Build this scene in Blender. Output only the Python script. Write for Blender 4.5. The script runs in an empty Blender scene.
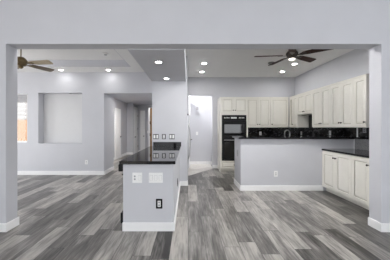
import bpy, bmesh, math, random
from mathutils import Vector, Matrix
random.seed(7)
C = bpy.context.scene.collection
SC = bpy.context.scene

# ------------------------------------------------------------------ camera, sky, exposure
EYE = 1.37
cam_d = bpy.data.cameras.new('camera')
cam = bpy.data.objects.new('camera', cam_d); C.objects.link(cam)
cam.location = (0, 0, EYE); cam.rotation_euler = (math.radians(90), 0, 0)
cam_d.sensor_width = 36; cam_d.lens = 225 / 390 * 36
cam_d.shift_x = 7 / 390; cam_d.shift_y = -2.5 / 390
cam_d.clip_start = 0.05
SC.camera = cam

world = bpy.data.worlds.new('sky'); SC.world = world; world.use_nodes = True
wn = world.node_tree.nodes; wl = world.node_tree.links
bg = wn['Background']
bg.inputs['Color'].default_value = (0.93, 0.96, 1.0, 1)
bg.inputs['Strength'].default_value = 3.4

# radiance of the recessed lamps' lenses, room by room
LAMPS = dict(living=80.0, living_added=330.0, soffit=22.0, kitchen=210.0, kitchen_added=880.0, passage=1700.0, hall=1150.0)  # rows just behind the opening, passage and hall: unseen lamps added for brightness
FAN_LAMP = 2.2
sun_d = bpy.data.lights.new('sun', 'SUN'); sun_d.energy = 20.0; sun_d.angle = math.radians(.6); sun_d.color = (1, .96, .9)
sun = bpy.data.objects.new('sun', sun_d); C.objects.link(sun)
sun.rotation_euler = Vector((math.cos(math.radians(46)), .16, -math.sin(math.radians(46)))).to_track_quat('-Z', 'Y').to_euler()
SC.view_settings.view_transform = 'Standard'; SC.view_settings.look = 'None'
SC.view_settings.exposure = 0.03; SC.view_settings.gamma = 1.0
SC.view_settings.use_curve_mapping = False
SC.cycles.use_denoising = True
SC.cycles.max_bounces = 14; SC.cycles.diffuse_bounces = 8; SC.cycles.glossy_bounces = 5
SC.cycles.sample_clamp_indirect = 8.0

# ------------------------------------------------------------------ materials
def mat(name, col, rough=0.6, metal=0.0, spec=0.5, noise=0.0, nscale=8.0, bump=0.0, bscale=120.0, emit=None, estr=0.0):
    m = bpy.data.materials.new(name); m.use_nodes = True
    nt = m.node_tree; b = nt.nodes['Principled BSDF']
    b.inputs['Base Color'].default_value = (*col, 1)
    b.inputs['Roughness'].default_value = rough
    b.inputs['Metallic'].default_value = metal
    b.inputs['Specular IOR Level'].default_value = spec
    tc = nt.nodes.new('ShaderNodeTexCoord')
    if noise:
        n = nt.nodes.new('ShaderNodeTexNoise'); n.inputs['Scale'].default_value = nscale; n.inputs['Detail'].default_value = 4
        nt.links.new(tc.outputs['Object'], n.inputs['Vector'])
        r = nt.nodes.new('ShaderNodeValToRGB')
        r.color_ramp.elements[0].position = .3; r.color_ramp.elements[1].position = .7
        r.color_ramp.elements[0].color = (*[c * (1 - noise) for c in col], 1)
        r.color_ramp.elements[1].color = (*[min(1, c * (1 + noise)) for c in col], 1)
        nt.links.new(n.outputs['Fac'], r.inputs['Fac']); nt.links.new(r.outputs['Color'], b.inputs['Base Color'])
    if bump:
        n = nt.nodes.new('ShaderNodeTexNoise'); n.inputs['Scale'].default_value = bscale; n.inputs['Detail'].default_value = 3
        nt.links.new(tc.outputs['Object'], n.inputs['Vector'])
        bp = nt.nodes.new('ShaderNodeBump'); bp.inputs['Strength'].default_value = bump; bp.inputs['Distance'].default_value = .004
        nt.links.new(n.outputs['Fac'], bp.inputs['Height']); nt.links.new(bp.outputs['Normal'], b.inputs['Normal'])
    if emit:
        b.inputs['Emission Color'].default_value = (*emit, 1); b.inputs['Emission Strength'].default_value = estr
    return m

M = {}
M['paint'] = mat('lavender_grey_paint', (.595, .60, .632), .7, spec=.25, noise=.015, nscale=3, bump=.12, bscale=90)
M['ceiling'] = mat('ceiling_paint', (.82, .82, .81), .85, spec=.2, noise=.01, bump=.12, bscale=90)
M['trim'] = mat('white_trim_paint', (.9, .9, .9), .45, noise=.01)
M['cabinet'] = mat('cream_cabinet_paint', (.77, .75, .69), .42, noise=.02, nscale=5)
M['glaze'] = mat('darker_groove_colour', (.47, .44, .375), .5, noise=.05)  # darker tone for the door grooves
M['bronze'] = mat('dark_bronze', (.05, .042, .038), .35, .8, noise=.1)
M['black'] = mat('black_enamel', (.008, .008, .009), .4, spec=.2, noise=.1)
M['black_glass'] = mat('black_oven_glass', (.006, .006, .007), .03, spec=.8, noise=.05)
M['steel'] = mat('brushed_steel', (.55, .55, .56), .3, 1.0, noise=.06, nscale=40)
M['chrome'] = mat('bright_chrome', (.9, .9, .9), .3, 1.0, noise=.02)
M['white_plastic'] = mat('white_plastic', (.86, .86, .85), .4, noise=.01)
M['dark_plastic'] = mat('dark_plate_metal', (.06, .06, .065), .4, noise=.05)
M['grey_plastic'] = mat('grey_plastic', (.34, .34, .36), .45, noise=.02)
M['display'] = mat('pale_display', (.6, .62, .62), .3, noise=.25, nscale=60)
M['antique'] = mat('antique_brass', (.17, .125, .065), .35, .75, noise=.12)
M['walnut'] = mat('brown_blade_wood', (.11, .075, .04), .4, noise=.25, nscale=14)
M['walnut_lit'] = mat('brown_blade_wood_lit', (.36, .30, .2), .4, noise=.15, nscale=14)  # paler copy of the blade brown, reflected light put into the colour
M['mahogany'] = mat('dark_red_blade_wood', (.035, .014, .01), .6, spec=.2, noise=.3, nscale=14)
M['brown_door'] = mat('honey_brown_door_wood', (.30, .165, .06), .45, noise=.2, nscale=9)
for _k, _v in LAMPS.items(): M['lamp_' + _k] = mat('lamp_lens_' + _k, (1, 1, 1), .5, emit=(1, .985, .965), estr=_v)
M['niche'] = mat('pale_niche_back', (.68, .68, .685), .7, spec=.25, noise=.01)  # niche back panel, paler than the walls
M['fan_lamp'] = mat('fan_light_glass', (.95, .93, .88), .4, emit=(1, .93, .82), estr=FAN_LAMP)
M['dark_vent'] = mat('grey_vent_metal', (.16, .155, .15), .5, noise=.1)
M['stucco'] = mat('tan_stucco', (.30, .165, .085), .9, noise=.08, nscale=5, bump=.4)
M['reflection_grey'] = mat('granite_reflection_grey', (.17, .17, .178), .12, noise=.3, nscale=70)  # reflection of the bright room put into the stone's grey

def floor_mat():
    m = bpy.data.materials.new('grey_plank_flooring'); m.use_nodes = True
    nt = m.node_tree; N = nt.nodes; L = nt.links; b = N['Principled BSDF']
    def math_(op, a, c=None, d=None):
        n = N.new('ShaderNodeMath'); n.operation = op
        for i, v in enumerate((a, c, d)):
            if v is None: continue
            if hasattr(v, 'links'): L.new(v, n.inputs[i])
            else: n.inputs[i].default_value = v
        return n.outputs[0]
    tc = N.new('ShaderNodeTexCoord'); s = N.new('ShaderNodeSeparateXYZ'); L.new(tc.outputs['Object'], s.inputs[0])
    x, y = s.outputs['X'], s.outputs['Y']
    W, LEN = .2, 1.22
    u = math_('DIVIDE', x, W); row = math_('FLOOR', u); fu = math_('FRACT', u)
    wr = N.new('ShaderNodeTexWhiteNoise'); wr.noise_dimensions = '1D'; L.new(row, wr.inputs['W'])
    v = math_('ADD', math_('DIVIDE', y, LEN), wr.outputs['Value']); col = math_('FLOOR', v); fv = math_('FRACT', v)
    cmb = N.new('ShaderNodeCombineXYZ'); L.new(row, cmb.inputs[0]); L.new(col, cmb.inputs[1])
    wp = N.new('ShaderNodeTexWhiteNoise'); wp.noise_dimensions = '2D'; L.new(cmb.outputs[0], wp.inputs['Vector'])
    pid = wp.outputs['Value']
    # grain: noise stretched along the plank, shifted per plank
    g = N.new('ShaderNodeCombineXYZ')
    L.new(math_('MULTIPLY', x, 8.0), g.inputs[0])
    L.new(math_('MULTIPLY', y, 1.25), g.inputs[1]); L.new(math_('MULTIPLY', pid, 37.0), g.inputs[2])
    n1 = N.new('ShaderNodeTexNoise'); n1.inputs['Scale'].default_value = 1.0; n1.inputs['Detail'].default_value = 6; n1.inputs['Roughness'].default_value = .62
    n1.inputs['Distortion'].default_value = .6
    L.new(g.outputs[0], n1.inputs['Vector'])
    g2 = N.new('ShaderNodeCombineXYZ')
    L.new(math_('MULTIPLY', x, 55.0), g2.inputs[0]); L.new(math_('MULTIPLY', y, 4.0), g2.inputs[1]); L.new(math_('MULTIPLY', pid, 91.0), g2.inputs[2])
    n2 = N.new('ShaderNodeTexNoise'); n2.inputs['Scale'].default_value = 1.0; n2.inputs['Detail'].default_value = 4
    L.new(g2.outputs[0], n2.inputs['Vector'])
    t = math_('ADD', math_('MULTIPLY', pid, .72), math_('MULTIPLY', math_('SUBTRACT', n1.outputs['Fac'], .5), 1.55))
    t = math_('ADD', t, math_('MULTIPLY', math_('SUBTRACT', n2.outputs['Fac'], .5), .9))
    t = math_('ADD', t, .13)
    r = N.new('ShaderNodeValToRGB'); e = r.color_ramp.elements
    e[0].position = 0.0; e[0].color = (.033, .030, .028, 1)
    e[1].position = 1.0; e[1].color = (.46, .435, .405, 1)
    k = e.new(.45); k.color = (.168, .158, .148, 1)
    L.new(t, r.inputs['Fac'])
    su = math_('LESS_THAN', math_('MINIMUM', fu, math_('SUBTRACT', 1.0, fu)), .012)
    sv = math_('LESS_THAN', math_('MINIMUM', fv, math_('SUBTRACT', 1.0, fv)), .0024)
    seam = math_('MAXIMUM', su, sv)
    mx = N.new('ShaderNodeMixRGB'); mx.blend_type = 'MIX'; L.new(math_('MULTIPLY', seam, .75), mx.inputs['Fac'])
    L.new(r.outputs['Color'], mx.inputs['Color1']); mx.inputs['Color2'].default_value = (.03, .03, .03, 1)
    L.new(mx.outputs['Color'], b.inputs['Base Color'])
    L.new(math_('ADD', .24, math_('MULTIPLY', n1.outputs['Fac'], .16)), b.inputs['Roughness'])
    b.inputs['Specular IOR Level'].default_value = .45
    bp = N.new('ShaderNodeBump'); bp.inputs['Strength'].default_value = .15; bp.inputs['Distance'].default_value = .002
    L.new(n2.outputs['Fac'], bp.inputs['Height']); L.new(bp.outputs['Normal'], b.inputs['Normal'])
    return m
M['floor'] = floor_mat()

def tile_mat():
    m = bpy.data.materials.new('beige_floor_tile'); m.use_nodes = True
    nt = m.node_tree; N = nt.nodes; L = nt.links; b = N['Principled BSDF']
    tc = N.new('ShaderNodeTexCoord'); mp = N.new('ShaderNodeMapping'); mp.inputs['Rotation'].default_value = (0, 0, math.radians(45))
    L.new(tc.outputs['Object'], mp.inputs[0])
    br = N.new('ShaderNodeTexBrick'); br.offset = 0; br.inputs['Scale'].default_value = 1
    br.inputs['Brick Width'].default_value = .33; br.inputs['Row Height'].default_value = .33; br.inputs['Mortar Size'].default_value = .006
    br.inputs['Color1'].default_value = (.70, .67, .63, 1); br.inputs['Color2'].default_value = (.62, .59, .55, 1); br.inputs['Mortar'].default_value = (.4, .38, .36, 1)
    L.new(mp.outputs[0], br.inputs['Vector']); L.new(br.outputs['Color'], b.inputs['Base Color']); b.inputs['Roughness'].default_value = .35
    return m
M['tile'] = tile_mat()

def granite_mat():
    m = bpy.data.materials.new('black_polished_granite'); m.use_nodes = True
    nt = m.node_tree; N = nt.nodes; L = nt.links; b = N['Principled BSDF']
    tc = N.new('ShaderNodeTexCoord'); v = N.new('ShaderNodeTexVoronoi'); v.inputs['Scale'].default_value = 170
    L.new(tc.outputs['Object'], v.inputs['Vector'])
    r = N.new('ShaderNodeValToRGB'); e = r.color_ramp.elements
    e[0].position = .86; e[0].color = (.008, .008, .009, 1); e[1].position = 1.0; e[1].color = (.08, .08, .085, 1)
    L.new(v.outputs['Color'], r.inputs['Fac']); L.new(r.outputs['Color'], b.inputs['Base Color'])
    b.inputs['Roughness'].default_value = .03; b.inputs['Specular IOR Level'].default_value = .3
    return m
M['granite'] = granite_mat()

def mosaic_mat():
    m = bpy.data.materials.new('black_glass_mosaic'); m.use_nodes = True
    nt = m.node_tree; N = nt.nodes; L = nt.links; b = N['Principled BSDF']
    tc = N.new('ShaderNodeTexCoord'); s = N.new('ShaderNodeSeparateXYZ'); L.new(tc.outputs['Object'], s.inputs[0])
    ad = N.new('ShaderNodeMath'); L.new(s.outputs['X'], ad.inputs[0]); L.new(s.outputs['Y'], ad.inputs[1])
    cb = N.new('ShaderNodeCombineXYZ'); L.new(ad.outputs[0], cb.inputs[0]); L.new(s.outputs['Z'], cb.inputs[1])
    br = N.new('ShaderNodeTexBrick'); br.offset = .5; br.inputs['Scale'].default_value = 1
    br.inputs['Brick Width'].default_value = .052; br.inputs['Row Height'].default_value = .026; br.inputs['Mortar Size'].default_value = .0015
    br.inputs['Color1'].default_value = (0, 0, 0, 1); br.inputs['Color2'].default_value = (1, 1, 1, 1); br.inputs['Mortar'].default_value = (.05, .05, .05, 1)
    L.new(cb.outputs[0], br.inputs['Vector'])
    r = N.new('ShaderNodeValToRGB'); e = r.color_ramp.elements; r.color_ramp.interpolation = 'LINEAR'
    e[0].position = .78; e[0].color = (.004, .004, .005, 1); e[1].position = 1.0; e[1].color = (.12, .12, .125, 1)
    L.new(br.outputs['Color'], r.inputs['Fac']); L.new(r.outputs['Color'], b.inputs['Base Color'])
    b.inputs['Roughness'].default_value = .12
    return m
M['mosaic'] = mosaic_mat()

def stripe_mat():
    m = bpy.data.materials.new('pale_block_courses'); m.use_nodes = True
    nt = m.node_tree; N = nt.nodes; L = nt.links; b = N['Principled BSDF']
    tc = N.new('ShaderNodeTexCoord'); w = N.new('ShaderNodeTexWave'); w.bands_direction = 'Z'; w.inputs['Scale'].default_value = 1.6
    L.new(tc.outputs['Object'], w.inputs['Vector'])
    r = N.new('ShaderNodeValToRGB'); r.color_ramp.elements[0].color = (.17, .165, .16, 1); r.color_ramp.elements[1].color = (.27, .265, .26, 1)
    L.new(w.outputs['Fac'], r.inputs['Fac']); L.new(r.outputs['Color'], b.inputs['Base Color']); b.inputs['Roughness'].default_value = .9
    return m
M['block'] = stripe_mat()

# ------------------------------------------------------------------ mesh helpers
class MB:
    """collects shapes in world coordinates; build() links them as one mesh object"""
    def __init__(s): s.bm = bmesh.new(); s.second = None
    def poly(s, vs, fs):
        v = [s.bm.verts.new(p) for p in vs]
        for f in fs: s.bm.faces.new([v[i] for i in f])
    def box(s, x0, x1, y0, y1, z0, z1):
        x0, x1 = sorted((x0, x1)); y0, y1 = sorted((y0, y1)); z0, z1 = sorted((z0, z1))
        s.poly([(x, y, z) for x in (x0, x1) for y in (y0, y1) for z in (z0, z1)],
               [(0, 1, 3, 2), (4, 6, 7, 5), (0, 4, 5, 1), (2, 3, 7, 6), (0, 2, 6, 4), (1, 5, 7, 3)])
        return s
    def lathe(s, prof, o=(0, 0, 0), axis='z', n=24):
        """prof: (radius, height) pairs revolved about an axis through o"""
        o = Vector(o); rings = []
        def P(r, h, a):
            c, d = r * math.cos(a), r * math.sin(a)
            return o + (Vector((c, d, h)) if axis == 'z' else Vector((h, c, d)) if axis == 'x' else Vector((c, h, d)))
        for r, h in prof:
            rings.append([s.bm.verts.new(P(max(r, 1e-4), h, 2 * math.pi * k / n)) for k in range(n)])
        for a, b in zip(rings, rings[1:]):
            for k in range(n):
                f = s.bm.faces.new((a[k], a[(k + 1) % n], b[(k + 1) % n], b[k])); f.smooth = True
        if prof[0][0] > 1e-3: s.bm.faces.new(rings[0])
        if prof[-1][0] > 1e-3: s.bm.faces.new(rings[-1])
        return s
    def tube(s, pts, r, n=10):
        pts = [Vector(p) for p in pts]; rings = []
        up = Vector((0, 0, 1))
        for i, p in enumerate(pts):
            t = (pts[min(i + 1, len(pts) - 1)] - pts[max(i - 1, 0)]).normalized()
            a = t.cross(up)
            if a.length < .05: a = t.cross(Vector((0, 1, 0)))
            a.normalize(); b = t.cross(a)
            rings.append([s.bm.verts.new(p + r * (math.cos(q) * a + math.sin(q) * b)) for q in [2 * math.pi * k / n for k in range(n)]])
        for a, b in zip(rings, rings[1:]):
            for k in range(n):
                f = s.bm.faces.new((a[k], a[(k + 1) % n], b[(k + 1) % n], b[k])); f.smooth = True
        s.bm.faces.new(rings[0]); s.bm.faces.new(rings[-1])
        return s
    def prism(s, outline, z0, z1, mtx):
        """outline in xy extruded z0..z1, placed by mtx"""
        n = len(outline)
        vs = [mtx @ Vector((x, y, z)) for z in (z0, z1) for x, y in outline]
        fs = [tuple(range(n))[::-1], tuple(range(n, 2 * n))] + [(k, (k + 1) % n, n + (k + 1) % n, n + k) for k in range(n)]
        s.poly(vs, fs); return s
    def build(s, name, m, parent=None, bevel=0, origin=None):
        bmesh.ops.recalc_face_normals(s.bm, faces=s.bm.faces)
        vs = [v.co for v in s.bm.verts]
        if parent is None:
            if origin is None:
                origin = ((min(v.x for v in vs) + max(v.x for v in vs)) / 2, (min(v.y for v in vs) + max(v.y for v in vs)) / 2, min(v.z for v in vs))
            off = Vector(origin)
        else:
            off = Vector((0, 0, 0)); p = parent
            while p: off += p.location; p = p.parent
        for v in s.bm.verts: v.co -= off
        me = bpy.data.meshes.new(name); s.bm.to_mesh(me); s.bm.free()
        o = bpy.data.objects.new(name, me); C.objects.link(o)
        me.materials.append(m if not isinstance(m, str) else M[m])
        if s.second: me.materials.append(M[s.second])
        if parent is None: o.location = off
        else: o.parent = parent
        if bevel:
            bv = o.modifiers.new('bevel', 'BEVEL'); bv.width = bevel; bv.segments = 2; bv.limit_method = 'ANGLE'
        return o

def tag(o, label, cat, group=None, kind=None):
    o['label'] = label; o['category'] = cat
    if group: o['group'] = group
    if kind: o['kind'] = kind
    return o
def thing(name, loc, label, cat, group=None):
    o = bpy.data.objects.new(name, None); C.objects.link(o); o.location = loc; o.empty_display_size = .1
    return tag(o, label, cat, group)
def struct(name, mb, m, label, cat, bevel=0):
    return tag(mb.build(name, m, None, bevel, origin=(0, 0, 0)), label, cat, kind='structure')
def wall_x(mb, x0, x1, y0, y1, z0, z1, holes=()):
    """a wall lying along X with rectangular holes (x0, x1, z0, z1)"""
    xs = sorted({x0, x1, *[h[0] for h in holes], *[h[1] for h in holes]}); zs = sorted({z0, z1, *[h[2] for h in holes], *[h[3] for h in holes]})
    for a, b in zip(xs, xs[1:]):
        for c, d in zip(zs, zs[1:]):
            mx, mz = (a + b) / 2, (c + d) / 2
            if not any(h[0] < mx < h[1] and h[2] < mz < h[3] for h in holes): mb.box(a, b, y0, y1, c, d)
    return mb
def wall_y(mb, x0, x1, y0, y1, z0, z1, holes=()):
    ys = sorted({y0, y1, *[h[0] for h in holes], *[h[1] for h in holes]}); zs = sorted({z0, z1, *[h[2] for h in holes], *[h[3] for h in holes]})
    for a, b in zip(ys, ys[1:]):
        for c, d in zip(zs, zs[1:]):
            my, mz = (a + b) / 2, (c + d) / 2
            if not any(h[0] < my < h[1] and h[2] < mz < h[3] for h in holes): mb.box(x0, x1, a, b, c, d)
    return mb

# ------------------------------------------------------------------ the place, main planes (metres)
Y1, Y2 = 2.96, 3.16            # the wall with the wide opening
XL, XR, ZB = -2.395, 2.545, 2.47  # its opening
YL = 6.52                      # back wall of the living room
XC0, XC1, YC = -.848, -.016, 5.30  # the column behind the island counter
ZK = 3.06                      # kitchen ceiling
YK, XK = 7.57, 3.60            # kitchen back and right walls
ZS = 2.46                      # soffit

struct('floor', MB().box(-8, 5.2, -5, 13.5, -.1, 0), 'floor', 'grey wood-look plank floor running through all rooms', 'floor')
mb = MB(); mb.poly([(-.03, 6.38, .004), (.045, 6.41, .004), (.83, 7.47, .004), (.83, 8.4, .004), (-.03, 8.4, .004)], [(0, 1, 2, 3, 4)])
struct('floor_tile', mb, 'tile', 'beige tile floor cut diagonally at the back doorway', 'floor')

# front wall with the wide opening
mb = wall_x(MB(), -6.9, 5.0, Y1, Y2, 0, 3.4, [(XL, XR, 0, ZB), (-6.6, -4.4, .15, 2.8)])  # leftmost hole is unseen, added to throw light on the living room wall
struct('wall_front', mb, 'paint', 'lavender grey wall with the wide opening framing the view', 'wall')
# room behind the camera, lit through its glazed back wall and side window
struct('wall_entry_left', wall_y(MB(), -4.2, -4.0, -5, Y1, 0, 3.4, [(-4.0, .5, .5, 2.7)]), 'paint', 'side wall of the front room behind the viewer', 'wall')
struct('wall_entry_right', wall_y(MB(), 4.8, 5.0, -5, Y1, 0, 3.4, [(-3.5, 1.0, .5, 2.7)]), 'paint', 'opposite side wall of the front room behind the viewer', 'wall')
mb = wall_x(MB(), -4.2, 5.0, -5.2, -5, 0, 3.4, [(-3.8, -1.0, .95, 3.1), (-.8, 1.8, .95, 3.1), (2.0, 4.6, .95, 3.1)])
struct('wall_entry_rear', mb, 'paint', 'wall of tall windows at the back of the front room', 'wall')
struct('ceiling_entry', MB().box(-4.2, 5.0, -5.2, Y1, 3.4, 3.5), 'ceiling', 'ceiling of the front room', 'ceiling')

# living room
NX0, NX1, NZ0, NZ1 = -4.338, -3.07, .906, 2.378
WX0, WX1, WZ0, WZ1 = -5.7, -4.655, .925, 2.36
mb = wall_x(MB(), -6.9, -2.43, YL, YL + .25, 0, 3.2, [(NX0, NX1, NZ0, NZ1), (WX0, WX1, WZ0, WZ1)])
mb.box(-3.12, -2.43, YL + .25, 7.35, 0, 3.2)
mb.box(-2.43, XC0, YL, 7.35, 2.365, 3.2)
struct('wall_living', mb, 'paint', 'living room wall with a square recessed niche and hallway opening', 'wall')
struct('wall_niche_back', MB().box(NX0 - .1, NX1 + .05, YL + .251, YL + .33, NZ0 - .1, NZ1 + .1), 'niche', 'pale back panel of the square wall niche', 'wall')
struct('wall_living_left', wall_y(MB(), -7.1, -6.9, Y1, YL + .25, 0, 3.2, [(3.4, 5.35, .1, 2.8)]), 'paint', 'far left living room wall with a wide window', 'wall')
TX0, TX1, TY0, TY1 = -5.5, -1.505, 3.45, 5.94
mb = MB()
mb.box(-6.9, TX0, Y2, YL, 2.97, 3.15); mb.box(TX1, XC0, Y2, YL, 2.97, 3.15)
mb.box(TX0, TX1, Y2, TY0, 2.97, 3.15); mb.box(TX0, TX1, TY1, YL, 2.97, 3.15)
mb.box(-6.9, XC0, Y2, YL, 3.15, 3.2)
struct('ceiling_living', mb, 'ceiling', 'white living room tray ceiling', 'ceiling')
mb = MB()
mb.box(TX0, TX1, TY1 - .012, TY1, 2.972, 3.15); mb.box(TX0, TX1, TY0, TY0 + .012, 2.972, 3.15)
mb.box(TX0, TX0 + .012, TY0, TY1, 2.972, 3.15); mb.box(TX1 - .012, TX1, TY0, TY1, 2.972, 3.15)
struct('trim_1', mb, 'paint', 'grey painted step around the tray ceiling', 'trim')
# soffit and the column
struct('ceiling_soffit', MB().box(XC0, -.05, Y2, YC, ZS, 3.2), 'paint', 'dropped grey soffit with two downlights above the island', 'ceiling')
mb = MB()
mb.box(XC0, XC1, YC, YC + .07, 0, 3.2)
mb.box(XC0, XC0 + .06, YC + .07, 7.4, 0, 3.2)
mb.box(XC0 + .06, -.03, 6.36, 6.42, 0, 3.2); mb.box(-.09, -.03, 6.42, YK, 0, 3.2)
mb.box(XC0 + .06, -.03, YC + .07, 6.36, 1.9, 3.2)
struct('wall_column', mb, 'paint', 'grey column wall at the far end of the island counter', 'wall')
# kitchen shell
struct('ceiling_kitchen', MB().box(-.05, XK + .2, Y2, YK + .1, ZK, 3.2), 'ceiling', 'high kitchen ceiling with four downlights', 'ceiling')
mb = wall_x(MB(), -.03, XK + .2, YK, YK + .12, 0, 3.2, [(.03, .825, 0, 2.445)])
struct('wall_kitchen_back', mb, 'paint', 'kitchen back wall with a tall doorway', 'wall')
struct('wall_kitchen_right', MB().box(XK, XK + .2, Y2, YK, 0, 3.2), 'paint', 'kitchen right wall above the cabinets', 'wall')
mb = MB(); mb.box(-.6, 2.2, 8.36, 8.46, 0, 3.0); mb.box(-.6, -.5, YK + .06, 8.4, 0, 3.0); mb.box(2.1, 2.2, YK + .12, 8.4, 0, 3.0)
struct('wall_passage', mb, 'paint', 'bright wall of the passage seen through the kitchen doorway', 'wall')
struct('ceiling_passage', MB().box(-.6, 2.2, YK + .06, 8.46, 3.0, 3.1), 'ceiling', 'ceiling of the passage behind the kitchen', 'ceiling')
# hallway behind the living room
mb = MB()
mb.box(-3.25, -3.1, 7.35, 11.5, 0, 2.7); mb.box(-3.25, -2.78, 11.4, 11.5, 0, 2.7)
mb.box(-2.95, -2.83, 11.5, 12.4, 0, 2.7); mb.box(-2.95, -.8, 12.4, 12.5, 0, 2.7)
struct('wall_hall_left', mb, 'paint', 'hallway walls seen through the living room opening', 'wall')
struct('wall_hall_right', MB().box(-1.38, -1.3, 9.4, 12.4, 0, 2.7).box(-1.38, -.8, 9.34, 9.4, 0, 2.7).box(-.85, -.79, 7.4, 9.4, 0, 2.7), 'paint', 'right hand hallway wall behind the column', 'wall')
struct('ceiling_hall', MB().box(-3.25, -.79, 7.35, 12.5, 2.6, 2.7), 'paint', 'low hallway ceiling', 'ceiling')

# island half wall and bar half wall
IX0, IX1, IY = -.862, -.193, 2.985
struct('wall_island', MB().box(IX0, IX1, IY, IY + .1, 0, .885).box(IX1 - .1, IX1, IY + .1, YC, 0, .885), 'paint', 'painted half wall wrapping the island end', 'wall', .004)
BX0, BY = 1.147, 4.89
struct('wall_bar', MB().box(BX0, XK, BY, BY + .11, 0, 1.12).box(BX0, BX0 + .11, BY + .11, 5.55, 0, 1.12), 'paint', 'painted half wall of the raised kitchen bar', 'wall', .004)

# baseboards
BH, BT = .112, .016
def base(side, boxes, label):
    mb = MB()
    for x0, x1, y0, y1 in boxes:
        mb.box(x0, x1, y0, y1, 0, BH - .012); 
        cx0, cx1, cy0, cy1 = x0, x1, y0, y1
        mb.box(cx0 + (.003 if x1 - x0 < .05 else 0), cx1 - (.003 if x1 - x0 < .05 else 0), cy0 + (.003 if y1 - y0 < .05 else 0), cy1 - (.003 if y1 - y0 < .05 else 0), BH - .012, BH)
    struct('baseboard_' + side, mb, 'trim', label, 'baseboard')
base('pillar_left', [(-4.0, XL + BT, Y1 - BT, Y1), (XL, XL + BT, Y1, Y2 + BT), (-6.9, XL, Y2, Y2 + BT)], 'white baseboard around the left side of the opening')
base('pillar_right', [(XR - BT, 4.8, Y1 - BT, Y1), (XR - BT, XR, Y1, Y2 + .005)], 'white baseboard around the right side of the opening')
base('living', [(-6.9, -2.43 + BT, YL - BT, YL), (-2.43, -2.43 + BT, YL, 7.35)], 'white baseboard along the living room wall')
base('hall', [(-3.1, -3.1 + BT, 7.35, 11.4), (-3.1, -2.78, 11.4 - BT, 11.4), (-2.83, -1.4, 12.4 - BT, 12.4)], 'white baseboard along the hallway')
base('island', [(IX0 - .004, IX1 + BT, IY - BT, IY), (IX1, IX1 + BT, IY, YC - BT)], 'white baseboard around the island half wall')
base('column', [(IX1 + BT, XC1 + BT, YC - BT, YC), (XC1, XC1 + BT, YC, YC + .07)], 'white baseboard at the foot of the column')
base('bar', [(BX0 - BT, 2.93, BY - BT, BY), (BX0 - BT, BX0, BY, 5.55)], 'white baseboard around the kitchen bar')
base('passage', [(-.5, 2.1, 8.36 - BT, 8.36), (.825, .99, YK - BT, YK)], 'white baseboard behind the kitchen doorway')

# ------------------------------------------------------------------ windows and doors
w = tag(MB().box(WX1 - .05, WX1, YL + .06, YL + .14, WZ0, WZ1).box(WX0, WX0 + .05, YL + .06, YL + .14, WZ0, WZ1)
        .box(WX0, WX1, YL + .06, YL + .14, WZ1 - .05, WZ1).box(WX0, WX1, YL + .06, YL + .14, WZ0, WZ0 + .05)
        .build('window_1', 'trim', origin=(0, 0, 0)), 'white framed living room window facing a tan wall', 'window', kind='structure')
gm = bpy.data.materials.new('window_glass'); gm.use_nodes = True
nt = gm.node_tree; nt.nodes.remove(nt.nodes['Principled BSDF'])
tr = nt.nodes.new('ShaderNodeBsdfTransparent'); gl = nt.nodes.new('ShaderNodeBsdfGlossy'); gl.inputs['Roughness'].default_value = .02
fr = nt.nodes.new('ShaderNodeFresnel'); fr.inputs['IOR'].default_value = 1.45; ms = nt.nodes.new('ShaderNodeMixShader')
nt.links.new(fr.outputs[0], ms.inputs[0]); nt.links.new(tr.outputs[0], ms.inputs[1]); nt.links.new(gl.outputs[0], ms.inputs[2])
nt.links.new(ms.outputs[0], nt.nodes['Material Output'].inputs['Surface'])
MB().box(WX0 + .05, WX1 - .05, YL + .095, YL + .101, WZ0 + .05, WZ1 - .05).build('pane', gm, w)
mb = MB()
for k in range(5): mb.box(WX0 + .06, WX1 - .06, YL + .03, YL + .055, WZ1 - .07 - k * .045, WZ1 - .035 - k * .045)
bl = mb.build('raised_blind', 'grey_plastic', w)
struct('exterior_garden_wall', MB().box(-9.5, -4.0, 8.6, 8.8, 0, 1.66), 'stucco', 'orange tan stucco wall outside the living room window', 'wall')
struct('exterior_house_wall', MB().box(-11, -4.2, 10.6, 10.8, 0, 3.4), 'block', 'pale striped wall beyond the garden wall', 'wall')

def door_leaf(name, x0, x1, y0, y1, z1, m, label, knob=None, face='x'):
    d = tag(MB().box(x0, x1, y0, y1, .01, z1).build(name, m, origin=(0, 0, 0)), label, 'door', kind='structure')
    mb = MB()
    for a, b in ((.18, .48), (.55, .93)):
        if face == 'x':
            w_ = y1 - y0; mb.box(x1, x1 + .008, y0 + .13 * w_, y1 - .13 * w_, a * z1, b * z1)
        else:
            w_ = x1 - x0; mb.box(x0 + .13 * w_, x1 - .13 * w_, y0 - .008, y0, a * z1, b * z1)
    mb.build('door_panel', m, d)
    if knob:
        k = MB().lathe([(.0, -.035), (.02, -.03), (.026, -.01), (.022, .01), (.01, .03), (.01, .05)], knob, axis='x' if face == 'x' else 'y', n=12)
        k.build('door_knob', 'bronze', d)
    return d
d1 = door_leaf('door_1', -2.79, -2.75, 11.52, 12.3, 2.44, M['trim'], 'white hallway door standing open, nearest the left wall', (-2.72, 11.6, .88))
mb = MB()
for z in (.3, 1.25, 1.95): mb.box(-2.755, -2.735, 12.29, 12.31, z, z + .1)
mb.build('hinge', 'bronze', d1)
door_leaf('door_2', -2.62, -2.36, 12.36, 12.39, 2.3, M['trim'], 'narrow closed white door on the hallway end wall', (-2.42, 12.33, .9), 'y')
d3 = door_leaf('door_3', -1.428, -1.368, 8.5, 9.32, 2.1, M['brown_door'], 'honey brown wooden door edge beside the column')
MB().box(-1.495, -1.438, 8.5, 8.6, 0, 2.12).build('door_jamb', 'trim', d3)
mb = MB()
for z in (.55, 1.05, 1.5): mb.box(-1.442, -1.424, 8.485, 8.51, z, z + .1)
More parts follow.
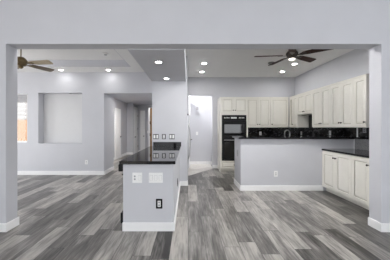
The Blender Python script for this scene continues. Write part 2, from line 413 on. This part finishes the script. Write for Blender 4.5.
mb.build('hinge', 'bronze', d3)
door_leaf('door_4', -3.09, -3.06, 9.45, 10.25, 2.2, M['trim'], 'white door on the left hallway wall', (-3.04, 10.15, .95))
d5 = door_leaf('door_5', .02, .06, 7.72, 8.3, 2.42, M['trim'], 'white door standing open at the left of the kitchen doorway', (.1, 7.8, .95))

# ------------------------------------------------------------------ ceiling lamps, fans, detectors
def downlight(x, y, z, label, group, power):
    t = thing('recessed_light', (x, y, z), label, 'ceiling light', group)
    MB().lathe([(.05, -.001), (.072, -.001), (.074, -.005), (.069, -.010), (.052, -.007), (.05, -.001)], (x, y, z), n=28).build('trim_ring', 'trim', t)
    MB().lathe([(.051, -.003), (.047, -.006), (.0, -.007)], (x, y, z), n=24).build('lamp_lens', 'lamp_' + power, t)
    return t
downlight(-3.53, 6.25, 2.97, 'round downlight by the niche on the lower living room ceiling', 'living room downlights', 'living')
downlight(-2.22, 6.25, 2.97, 'round downlight on the lower living room ceiling nearest the hallway opening', 'living room downlights', 'living')
for dx, w_ in ((-3.53, 'left'), (-2.22, 'right')):
    downlight(dx, 3.31, 2.97, 'added unseen living room downlight close behind the opening, %s of the pair' % w_, 'living room downlights', 'living_added')  # unseen pair added to brighten the living room
downlight(-.49, 3.74, ZS, 'nearer of the two downlights in the grey soffit', 'soffit downlights', 'soffit')
downlight(-.48, 5.0, ZS, 'soffit downlight close to the column wall', 'soffit downlights', 'soffit')
downlight(.426, 5.93, ZK, 'kitchen downlight nearer the viewer, left pair above the doorway', 'kitchen downlights', 'kitchen')
downlight(.424, 6.82, ZK, 'kitchen downlight nearer the back wall, left pair above the doorway', 'kitchen downlights', 'kitchen')
downlight(2.83, 5.98, ZK, 'kitchen downlight just behind the dark ceiling fan', 'kitchen downlights', 'kitchen')
downlight(2.85, 6.8, ZK, 'kitchen downlight beyond the ceiling fan near the corner cabinets', 'kitchen downlights', 'kitchen')
for dx, w_ in ((.75, 'left'), (1.25, 'middle'), (1.75, 'right')):
    downlight(dx, 4.1, ZK, 'added unseen kitchen downlight close behind the opening, %s of three' % w_, 'kitchen downlights', 'kitchen_added')  # unseen strong row added to light the kitchen
downlight(1.75, 7.98, 3.0, 'added unseen downlight inside the passage to the right of the kitchen doorway', 'added passage downlights', 'passage')  # both passage lamps are unseen, added to brighten its wall
downlight(-.36, 7.98, 3.0, 'added unseen downlight inside the passage to the left of the kitchen doorway', 'added passage downlights', 'passage')
downlight(-1.9, 8.4, 2.6, 'added unseen downlight on the hallway ceiling just behind the opening', 'added hallway downlights', 'hall')  # both hallway lamps are unseen, added to brighten the hall
downlight(-1.9, 8.9, 2.6, 'added unseen downlight deeper along the hallway ceiling', 'added hallway downlights', 'hall')

def detector(x, y, z, r, m, name, label, cat):
    t = thing(name, (x, y, z), label, cat)
    MB().lathe([(r, -.001), (r, -.018), (r * .85, -.032), (r * .3, -.036), (0, -.036)], (x, y, z), n=24).build('cover', m, t)
    MB().lathe([(r * .5, -.034), (r * .5, -.042), (0, -.042)], (x, y, z), n=18).build('sensor_cap', 'grey_plastic', t)
detector(-1.98, 5.4, 3.15, .07, 'white_plastic', 'smoke_detector', 'small round smoke detector inside the tray ceiling', 'smoke detector')
detector(2.17, 5.85, ZK, .085, 'dark_vent', 'ceiling_sensor', 'dark round sensor on the kitchen ceiling beside the fan', 'sensor')

def fan(loc, ztop, angles, R, metal, wood_of, label, lit, droop=0.0):
    x, y, z = loc                                     # z: plane of the blades
    t = thing('ceiling_fan', (x, y, ztop), label, 'ceiling fan')
    MB().lathe([(.0, 0), (.075, -.001), (.075, -.012), (.05, -.045), (.018, -.06)], (x, y, ztop)).build('canopy', metal, t)
    if ztop - z > .25:
        MB().lathe([(.012, -.05), (.012, z + .1 - ztop)], (x, y, ztop), n=12).build('downrod', metal, t)
    hh = min(.13, ztop - z - .05)
    MB().lathe([(.02, hh), (.06, hh - .01), (.09, hh - .035), (.118, .05), (.122, .02), (.105, -.005), (.1, -.03), (.07, -.055), (0, -.06)], (x, y, z)).build('motor_housing', metal, t)
    for k, a in enumerate(angles):
        mt = Matrix.Translation((x, y, z)) @ Matrix.Rotation(math.radians(a), 4, 'Z') @ Matrix.Rotation(droop, 4, 'Y') @ Matrix.Rotation(math.radians(-13), 4, 'X')
        out = [(.2, -.05), (.3, -.068), (R - .03, -.082), (R - .005, -.066), (R, -.035), (R, .035), (R - .005, .066), (R - .03, .082), (.3, .068), (.2, .05)]
        b = MB().prism(out, -.006, .004, mt).build('blade', wood_of(k), t)
        ir = [(.07, -.018), (.14, -.014), (.19, -.045), (.27, -.04), (.29, 0), (.27, .04), (.19, .045), (.14, .014), (.07, .018)]
        MB().prism(ir, -.014, -.0065, mt).build('blade_iron', metal, b)
    if lit:
        MB().lathe([(.04, -.04), (.06, -.06), (.062, -.07)], (x, y, z), n=20).build('light_fitter', metal, t)
        MB().lathe([(.058, -.071), (.066, -.08), (.056, -.097), (.03, -.108), (0, -.11)], (x, y, z), n=24).build('light_bowl', 'fan_lamp', t)
    else:
        MB().lathe([(.04, -.055), (.045, -.085), (.02, -.11), (0, -.112)], (x, y, z), n=20).build('switch_cap', metal, t)
    return t
fan((-3.43, 4.62, 2.69), 3.15, [65, -7, -79, 137, 209], .68, M['antique'], lambda k: M['walnut_lit'] if k == 1 else M['walnut'], 'antique brass ceiling fan with brown blades in the living room', False)  # one blade takes the lighter copy with painted-in reflection
fan((2.19, 4.74, 2.89), ZK, [30, 104, 174, 246, 318], .77, M['bronze'], lambda k: M['mahogany'], 'dark ceiling fan with lit bowl in the kitchen', True)

# ------------------------------------------------------------------ cabinets
class Face:
    """maps (u along the front, z, w outwards) to the world for fronts that look along -Y or -X"""
    def __init__(s, axis, pos): s.axis, s.pos = axis, pos
    def pt(s, u, z, w): return (u, s.pos - w, z) if s.axis == 'y' else (s.pos - w, u, z)
    def box(s, mb, u0, u1, z0, z1, w0, w1):
        a, b = s.pt(u0, z0, w0), s.pt(u1, z1, w1)
        mb.box(a[0], b[0], a[1], b[1], a[2], b[2])
def door_front(F, u0, u1, z0, z1, w0=0, rail=.058):
    mb = MB(); g = .004; u0 += g; u1 -= g; z0 += g; z1 -= g; t = w0 + .02
    F.box(mb, u0, u0 + rail, z0, z1, w0, t); F.box(mb, u1 - rail, u1, z0, z1, w0, t)
    F.box(mb, u0 + rail, u1 - rail, z0, z0 + rail, w0, t); F.box(mb, u0 + rail, u1 - rail, z1 - rail, z1, w0, t)
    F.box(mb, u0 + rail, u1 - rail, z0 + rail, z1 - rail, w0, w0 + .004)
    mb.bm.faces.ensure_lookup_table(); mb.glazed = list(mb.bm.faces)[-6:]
    for f in mb.glazed: f.material_index = 1  # panel backing, visible only in the groove, takes the darker tone
    a, b = rail + .011, rail + .036
    if u1 - u0 > 2.6 * b and z1 - z0 > 2.6 * b:
        lo = [(u0 + a, z0 + a), (u1 - a, z0 + a), (u1 - a, z1 - a), (u0 + a, z1 - a)]
        hi = [(u0 + b, z0 + b), (u1 - b, z0 + b), (u1 - b, z1 - b), (u0 + b, z1 - b)]
        mb.poly([F.pt(u, z, w0 + .004) for u, z in lo] + [F.pt(u, z, w0 + .016) for u, z in hi],
                [(0, 1, 5, 4), (1, 2, 6, 5), (2, 3, 7, 6), (3, 0, 4, 7), (4, 5, 6, 7)])
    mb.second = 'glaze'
    return mb
def add_knob(F, u, z, parent, w0=.02):
    o = F.pt(u, z, w0); s = -1
    MB().lathe([(.008, .0), (.007, s * .014), (.016, s * .02), (.018, s * .028), (.012, s * .034), (0, s * .036)], o, axis=F.axis, n=12).build('knob', 'bronze', parent)
def cabinet(name, F, u0, u1, z0, z1, depth, doors, label, knob_z, cat='cabinet', group=None, toe=0.0, crown=False):
    """doors: list of (u0, u1, knob side: -1 low u, +1 high u, 0 none)"""
    base_pt = F.pt((u0 + u1) / 2, z0, -depth / 2)
    t = thing(name, base_pt, label, cat, group)
    mb = MB(); e = .002
    F.box(mb, u0 + e, u1 - e, z0 + toe, z1, -depth + .002, 0)
    if toe: F.box(mb, u0 + e, u1 - e, z0, z0 + toe, -depth + .002, -.07)
    if crown: F.box(mb, u0 + e, u1 - e, z1 - .03, z1, 0, .022)
    mb.build('carcass', 'cabinet', t)
    for a, b, side in doors:
        top = z1 - (.035 if crown else .012)
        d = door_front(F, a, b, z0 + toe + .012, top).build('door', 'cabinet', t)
        if side: add_knob(F, (b - .032) if side > 0 else (a + .032), knob_z, d)
    return t
GU = 'cream upper cabinets'
FX, FYB = Face('x', 3.27), Face('y', 7.25)
Z0, Z1 = 1.37, 2.35
cabinet('upper_cabinet', FX, 4.10, 4.424, Z0, Z1, .33, [(4.10, 4.424, -1)], 'single door cream upper cabinet at the end of the run by the opening', 1.47, group=GU, crown=True)
cabinet('upper_cabinet', FX, 4.424, 5.127, Z0, Z1, .33, [(4.424, 4.787, 1), (4.787, 5.127, -1)], 'two door cream upper cabinet over the right end of the bar', 1.47, group=GU, crown=True)
cabinet('upper_cabinet', FX, 5.127, 5.9, Z0, Z1, .33, [(5.127, 5.503, 1), (5.503, 5.9, -1)], 'two door cream upper cabinet just right of the appliance gap', 1.47, group=GU, crown=True)
cabinet('upper_cabinet', FX, 5.9, 6.7, 1.74, Z1, .33, [(5.9, 6.3, 1), (6.3, 6.7, -1)], 'short cream cabinet above the empty appliance gap', 1.82, group=GU, crown=True)
cabinet('upper_cabinet', FX, 6.7, 7.225, Z0, Z1, .33, [(6.7, 6.99, 1), (6.99, 7.22, 0)], 'cream upper cabinet in the far corner left of the appliance gap', 1.47, group=GU, crown=True)
cabinet('upper_cabinet', FYB, 1.86, 2.655, Z0, Z1, .32, [(1.86, 2.265, 1), (2.265, 2.655, -1)], 'two door cream upper cabinet on the back wall beside the ovens', 1.47, group=GU, crown=True)
cabinet('upper_cabinet', FYB, 2.66, 3.24, Z0, Z1, .32, [(2.66, 3.23, -1)], 'wide single door cream upper cabinet on the back wall at the corner', 1.47, group=GU, crown=True)
GB = 'cream base cabinets'
FB = Face('x', 2.93)
cabinet('base_cabinet', FB, 4.01, 4.885, 0, .875, .67, [(4.01, 4.45, 1), (4.45, 4.885, -1)], 'cream base cabinet against the bar wall under black counter', .76, group=GB, toe=.09)
cabinet('base_cabinet', FB, 3.18, 4.01, 0, .875, .67, [(3.18, 3.6, 1), (3.6, 4.01, -1)], 'cream base cabinet partly hidden behind the right side of the opening', .76, group=GB, toe=.09)
FO = Face('y', 6.95)
cabinet('base_cabinet', FO, 1.86, 2.94, 0, .875, .62, [(1.86, 2.4, 1), (2.4, 2.94, -1)], 'cream base cabinet on the back wall beside the ovens', .76, group=GB, toe=.09)
FR = Face('x', 2.98)
cabinet('base_cabinet', FR, 5.56, 6.93, 0, .875, .62, [(5.56, 6.0, 1), (6.0, 6.46, -1), (6.46, 6.93, -1)], 'cream base cabinet on the right wall behind the bar', .76, group=GB, toe=.09)
cabinet('base_cabinet', Face('y', 5.02), 1.27, 3.57, 0, 1.115, .52, [], 'plain cabinet body inside the kitchen bar', .7, group=GB)

# tall oven cabinet: fillers around the opening, doors on top, drawer below
t = thing('oven_cabinet', (1.42, 7.25, 0), 'tall cream cabinet housing the black double oven', 'cabinet')
mb = MB(); OX0, OX1, ZT = .99, 1.85, 2.31
FO.box(mb, OX0, OX1, 1.76, ZT, -.615, 0); FO.box(mb, OX0, OX0 + .055, .34, 1.76, -.615, 0); FO.box(mb, OX1 - .045, OX1, .34, 1.76, -.615, 0)
FO.box(mb, OX0, OX1, .07, .34, -.615, 0); FO.box(mb, OX0 + .02, OX1, 0, .07, -.615, -.06); FO.box(mb, OX0 + .055, OX1 - .045, .34, 1.76, -.615, -.58)
FO.box(mb, OX0, OX0 + .02, 0, .07, -.615, 0)
mb.build('carcass', 'cabinet', t)
for a, b, s in ((OX0 + .02, 1.42, 1), (1.42, OX1 - .02, -1)):
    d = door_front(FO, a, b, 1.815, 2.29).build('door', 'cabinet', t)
    add_knob(FO, b - .03 if s > 0 else a + .03, 1.9, d)
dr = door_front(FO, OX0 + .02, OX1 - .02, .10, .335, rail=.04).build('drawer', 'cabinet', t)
add_knob(FO, 1.42, .22, dr)
# double oven
t = thing('double_oven', (1.42, 6.9, .345), 'black double wall oven with reflective glass doors', 'oven')
u0, u1 = OX0 + .06, OX1 - .05
mb = MB(); FO.box(mb, u0 + .004, u1 - .004, .345, 1.755, -.57, 0); mb.build('body', 'black', t)
mb = MB(); FO.box(mb, u0, u1, 1.585, 1.75, .001, .022); cp = mb.build('control_panel', 'black', t, .003)
mb = MB(); FO.box(mb, 1.32, 1.5, 1.645, 1.69, .0225, .024); mb.build('display', 'display', cp)
for k in range(4):
    for q in (-1, 1):
        mb = MB(); cx = 1.42 + q * (.16 + k * .045); FO.box(mb, cx - .013, cx + .013, 1.655, 1.68, .0225, .024); mb.build('button', 'white_plastic', cp)
for za, zb in ((1.06, 1.575), (.36, 1.03)):
    mb = MB(); FO.box(mb, u0, u1, za, zb, .001, .03); dd = mb.build('door', 'black', t, .004)
    mb = MB(); FO.box(mb, u0 + .07, u1 - .07, za + .07, zb - .11, .0305, .033); mb.build('door_glass', 'black_glass', dd)
    hz = zb - .045
    mb = MB(); mb.tube([FO.pt(u0 + .05, hz, .065), FO.pt(u1 - .05, hz, .065)], .011)
    for u in (u0 + .08, u1 - .08): mb.tube([FO.pt(u, hz, .03), FO.pt(u, hz, .065)], .008)
    mb.build('handle', 'black' if zb > 1.2 else 'steel', dd)

# ------------------------------------------------------------------ counters and splashbacks
tag(MB().box(-.9, -.165, IY - .045, YC - .001, .888, .93).build('island_countertop', 'granite', bevel=.003), 'long polished black granite counter on top of the island', 'countertop')
tag(MB().box(-.815, -.16, YC - .022, YC - .001, .931, 1.03).build('counter_upstand', 'granite', bevel=.002), 'low black granite upstand against the column at the end of the island', 'backsplash')
tag(MB().box(BX0 - .055, XK - .002, BY - .05, 5.57, 1.122, 1.16).build('bar_countertop', 'granite', bevel=.003), 'black granite top of the raised kitchen bar', 'countertop')
tag(MB().box(2.9, XK - .002, 3.17, BY - .002, .877, .912).build('side_countertop', 'granite', bevel=.005), 'black granite counter on the cream base cabinets at right', 'countertop')
mb = MB(); mb.box(1.86, XK - .002, 6.92, YK - .002, .877, .912); mb.box(2.95, XK - .002, 5.58, 6.92, .877, .912)
tag(mb.build('corner_countertop', 'granite', bevel=.003), 'black granite corner counter behind the bar', 'countertop')
tag(MB().box(XK - .02, XK - .001, 3.17, BY - .06, .913, 1.13).build('counter_splash', 'reflection_grey'), 'polished stone splashback, its reflection painted grey, above the right side counter', 'backsplash')
mb = MB()
mb.box(XK - .012, XK - .001, 3.17, BY - .06, 1.131, 1.368)
mb.box(XK - .012, XK - .001, BY - .06, 5.58, 1.161, 1.368)
mb.box(XK - .012, XK - .001, 5.58, YK - .013, .913, 1.368)
mb.box(XK - .012, XK - .001, 5.91, 6.69, 1.368, 1.735)
tag(mb.build('tile_backsplash', 'mosaic'), 'black mosaic tile backsplash on the right kitchen wall', 'backsplash')
tag(MB().box(1.86, XK - .013, YK - .012, YK - .001, .913, 1.368).build('tile_backsplash', 'mosaic'), 'black mosaic tile backsplash on the back kitchen wall', 'backsplash')

# faucet at the corner sink
fx, fy = 3.22, 7.12
t = thing('faucet', (fx, fy, .912), 'chrome gooseneck faucet in the back corner of the kitchen', 'faucet')
MB().lathe([(.03, .0), (.03, .01), (.02, .03), (.017, .08)], (fx, fy, .9125), n=16).build('base', 'chrome', t)
pts = [(fx, fy, .98)] + [(fx, fy, 1.0 + .06 * k) for k in range(1, 4)]
for k in range(0, 11):
    a = math.pi * k / 10; pts.append((fx - .085 + .085 * math.cos(a), fy - .02 * k / 10, 1.2 + .085 * math.sin(a)))
pts.append((fx - .17, fy - .02, 1.1))
MB().tube(pts, .017).build('spout', 'chrome', t)
MB().tube([(fx + .02, fy, .98), (fx + .07, fy - .02, 1.03)], .008).build('lever', 'chrome', t)

# ------------------------------------------------------------------ appliances at the island side and behind the column
t = thing('dishwasher', (-.55, 3.45, 0), 'black dishwasher on the left side of the island', 'dishwasher')
MB().box(-.86, -.3, 3.13, 3.73, .1, .87).build('body', 'black', t)
dd = MB().box(-.9, -.862, 3.13, 3.73, .2, .74).build('door', 'black', t)
MB().tube([(-.93, 3.2, .7), (-.93, 3.66, .7)], .012).build('handle', 'black', dd)
MB().box(-.965, -.862, 3.11, 3.73, .76, .86).build('control_panel', 'black', t, .01)
MB().box(-.93, -.862, 3.1, 3.73, .05, .19).build('kick_plate', 'black', t, .005)
t = thing('island_cabinet', (-.55, 4.5, 0), 'cream cabinet body under the island counter', 'cabinet')
MB().box(-.86, -.3, 3.76, 5.28, .0, .885).build('carcass', 'cabinet', t)
FI_z = .8
for k in range(3):
    y0 = 3.78 + k * .5
    d = MB().box(-.88, -.861, y0, y0 + .485, .12, .87).build('door', 'cabinet', t, .003)
    MB().lathe([(.008, 0), (.016, -.02), (0, -.03)], (-.88, y0 + .44, .78), axis='x', n=12).build('knob', 'bronze', d)

t = thing('refrigerator', (-.4, 5.85, 0), 'stainless steel refrigerator tucked behind the column', 'refrigerator')
MB().box(-.76, -.05, 5.39, 6.33, .02, 1.68).build('body', 'grey_plastic', t, .008)
for y0, y1, hy in ((5.395, 5.855, 5.8), (5.865, 6.325, 5.92)):
    dd = MB().box(-.048, .005, y0, y1, .1, 1.66).build('door', 'steel', t, .012)
    pts = [(.005 + .055 * math.sin(math.pi * min(1, max(0, k / 12))) ** .5, hy, .55 + .9 * k / 12) for k in range(13)]
    MB().tube(pts, .013).build('handle', 'steel', dd)
MB().box(-.06, .012, 5.4, 5.5, 1.662, 1.70).build('hinge_cover', 'black', t)
MB().box(-.1, -.04, 5.41, 6.31, .0, .09).build('toe_grille', 'black', t)

# ------------------------------------------------------------------ wall plates
def plate(name, F, u, z, w, h, gang, label, pm='white_plastic', im='white_plastic', cat='wall plate', group=None, tall=.068, iw=.034, w0=0.0):
    t = thing(name, F.pt(u, z - h / 2, w0), label, cat, group)
    mb = MB(); F.box(mb, u - w / 2, u + w / 2, z - h / 2, z + h / 2, w0 + .0005, w0 + .007); mb.build('cover_plate', pm, t, .002)
    n = max(1, len(gang)); st = w / n
    for k, g in enumerate(gang):
        c = u - w / 2 + st * (k + .5)
        if g == 'outlet':
            mb = MB(); F.box(mb, c - iw / 2, c + iw / 2, z - tall / 2, z + tall / 2, w0 + .007, w0 + .010); o = mb.build('receptacle', im, t)
            for q in (-.019, .019):
                mb = MB(); F.box(mb, c - .011, c + .011, z + q - .011, z + q + .011, w0 + .0101, w0 + .0106); mb.build('socket', 'grey_plastic' if im == 'white_plastic' else 'black', o)
        elif g == 'rocker':
            mb = MB(); F.box(mb, c - iw / 2 - .002, c + iw / 2 + .002, z - tall / 2, z + tall / 2, w0 + .007, w0 + .008); o = mb.build('switch_frame', 'grey_plastic', t)
            mb = MB(); F.box(mb, c - iw / 2, c + iw / 2, z - tall / 2 + .002, z + tall / 2 - .002, w0 + .008, w0 + .012); mb.build('rocker', im, o)
        elif g == 'toggle':
            mb = MB(); F.box(mb, c - .005, c + .005, z - .012, z + .012, w0 + .007, w0 + .02); mb.build('toggle', im, t)
    return t
FI = Face('y', IY)
plate('switch_plate', FI, -.672, .705, .13, .136, ['outlet', 'rocker'], 'white two gang plate on the island end wall', group='white plates on the island end')
plate('switch_plate', FI, -.427, .705, .185, .134, ['rocker', 'rocker', 'rocker'], 'white three gang switch plate on the island end wall', group='white plates on the island end')
plate('outlet_plate', FI, -.382, .36, .086, .13, ['outlet'], 'black outlet plate with white receptacle low on the island end', 'black', tall=.08, iw=.04)
class FaceR(Face):                                   # fronts that look along +X
    def pt(s, u, z, w): return (s.pos + w, u, z)
class FaceL(Face):                                   # fronts that look along -X
    def pt(s, u, z, w): return (s.pos - w, u, z)
plate('outlet_plate', FaceR('x', IX1), 4.03, .39, .085, .13, ['outlet'], 'black outlet plate on the long right side of the island', 'black', 'black')
FC = Face('y', YC)
GC = 'dark framed plates on the column'
plate('switch_plate', FC, -.755, 1.155, .128, .12, ['rocker', 'rocker'], 'dark framed double switch plate on the column, beside the wooden door', 'dark_plastic', group=GC, tall=.085, iw=.042)
plate('outlet_plate', FC, -.568, 1.155, .09, .12, ['outlet'], 'dark framed single outlet plate in the middle of the column row', 'dark_plastic', group=GC, tall=.085, iw=.045)
plate('switch_plate', FC, -.378, 1.155, .128, .12, ['rocker', 'rocker'], 'dark framed double switch plate on the column nearest the refrigerator', 'dark_plastic', group=GC, tall=.085, iw=.042)
FBar = Face('y', BY)
plate('outlet_plate', FBar, 1.907, .365, .078, .122, ['outlet'], 'white outlet low on the bar wall')
plate('outlet_plate', FaceL('x', BX0), 5.22, .78, .075, .15, ['outlet'], 'grey outlet on the narrow end of the bar', 'grey_plastic', 'grey_plastic')
plate('outlet_plate', Face('y', YL), -2.945, .365, .08, .12, ['outlet'], 'white outlet low on the living room wall below the niche')
plate('outlet_plate', Face('y', YL), -2.66, .365, .08, .12, [], 'blank painted cover plate low on the living room wall near the corner', 'paint')
plate('light_switch', Face('y', 8.36), .335, 1.15, .08, .125, ['toggle'], 'white light switch on the passage wall through the kitchen doorway')
plate('wall_chime', Face('y', 8.36), .345, 2.08, .085, .12, [], 'small grey box high on the passage wall', 'grey_plastic', cat='chime')
plate('light_switch', Face('y', 12.4), -2.2, 1.12, .09, .14, ['toggle'], 'white switch at the far end of the hallway')
FBk = Face('y', YK - .012)
plate('outlet_plate', FBk, 2.43, 1.17, .075, .12, ['outlet'], 'white outlet on the back black mosaic beside the ovens')
FRw = FaceL('x', XK - .012)
plate('outlet_plate', FRw, 7.12, 1.19, .08, .12, ['outlet'], 'white outlet on the right black mosaic in the far corner')
plate('outlet_plate', FRw, 5.68, 1.23, .08, .12, ['outlet'], 'white outlet on the right black mosaic near the appliance gap')
plate('outlet_plate', FRw, 4.57, 1.31, .09, .1, ['outlet'], 'grey outlet on the black mosaic at the end of the cabinets', 'grey_plastic', 'grey_plastic')
tag(MB().box(XK - .024, XK - .0125, 4.745, 4.775, 1.165, 1.365).build('pale_strip', 'white_plastic'), 'narrow pale vertical strip on the right black mosaic', 'power strip')  # plain pale bar standing slightly off the mosaic
tag(MB().lathe([(.035, 0), (.035, -.012), (.02, -.02), (0, -.02)], (-3.47, 6.64, NZ1 - .001), n=18).build('niche_light', 'grey_plastic'), 'tiny round fitting in the top of the wall niche', 'light')
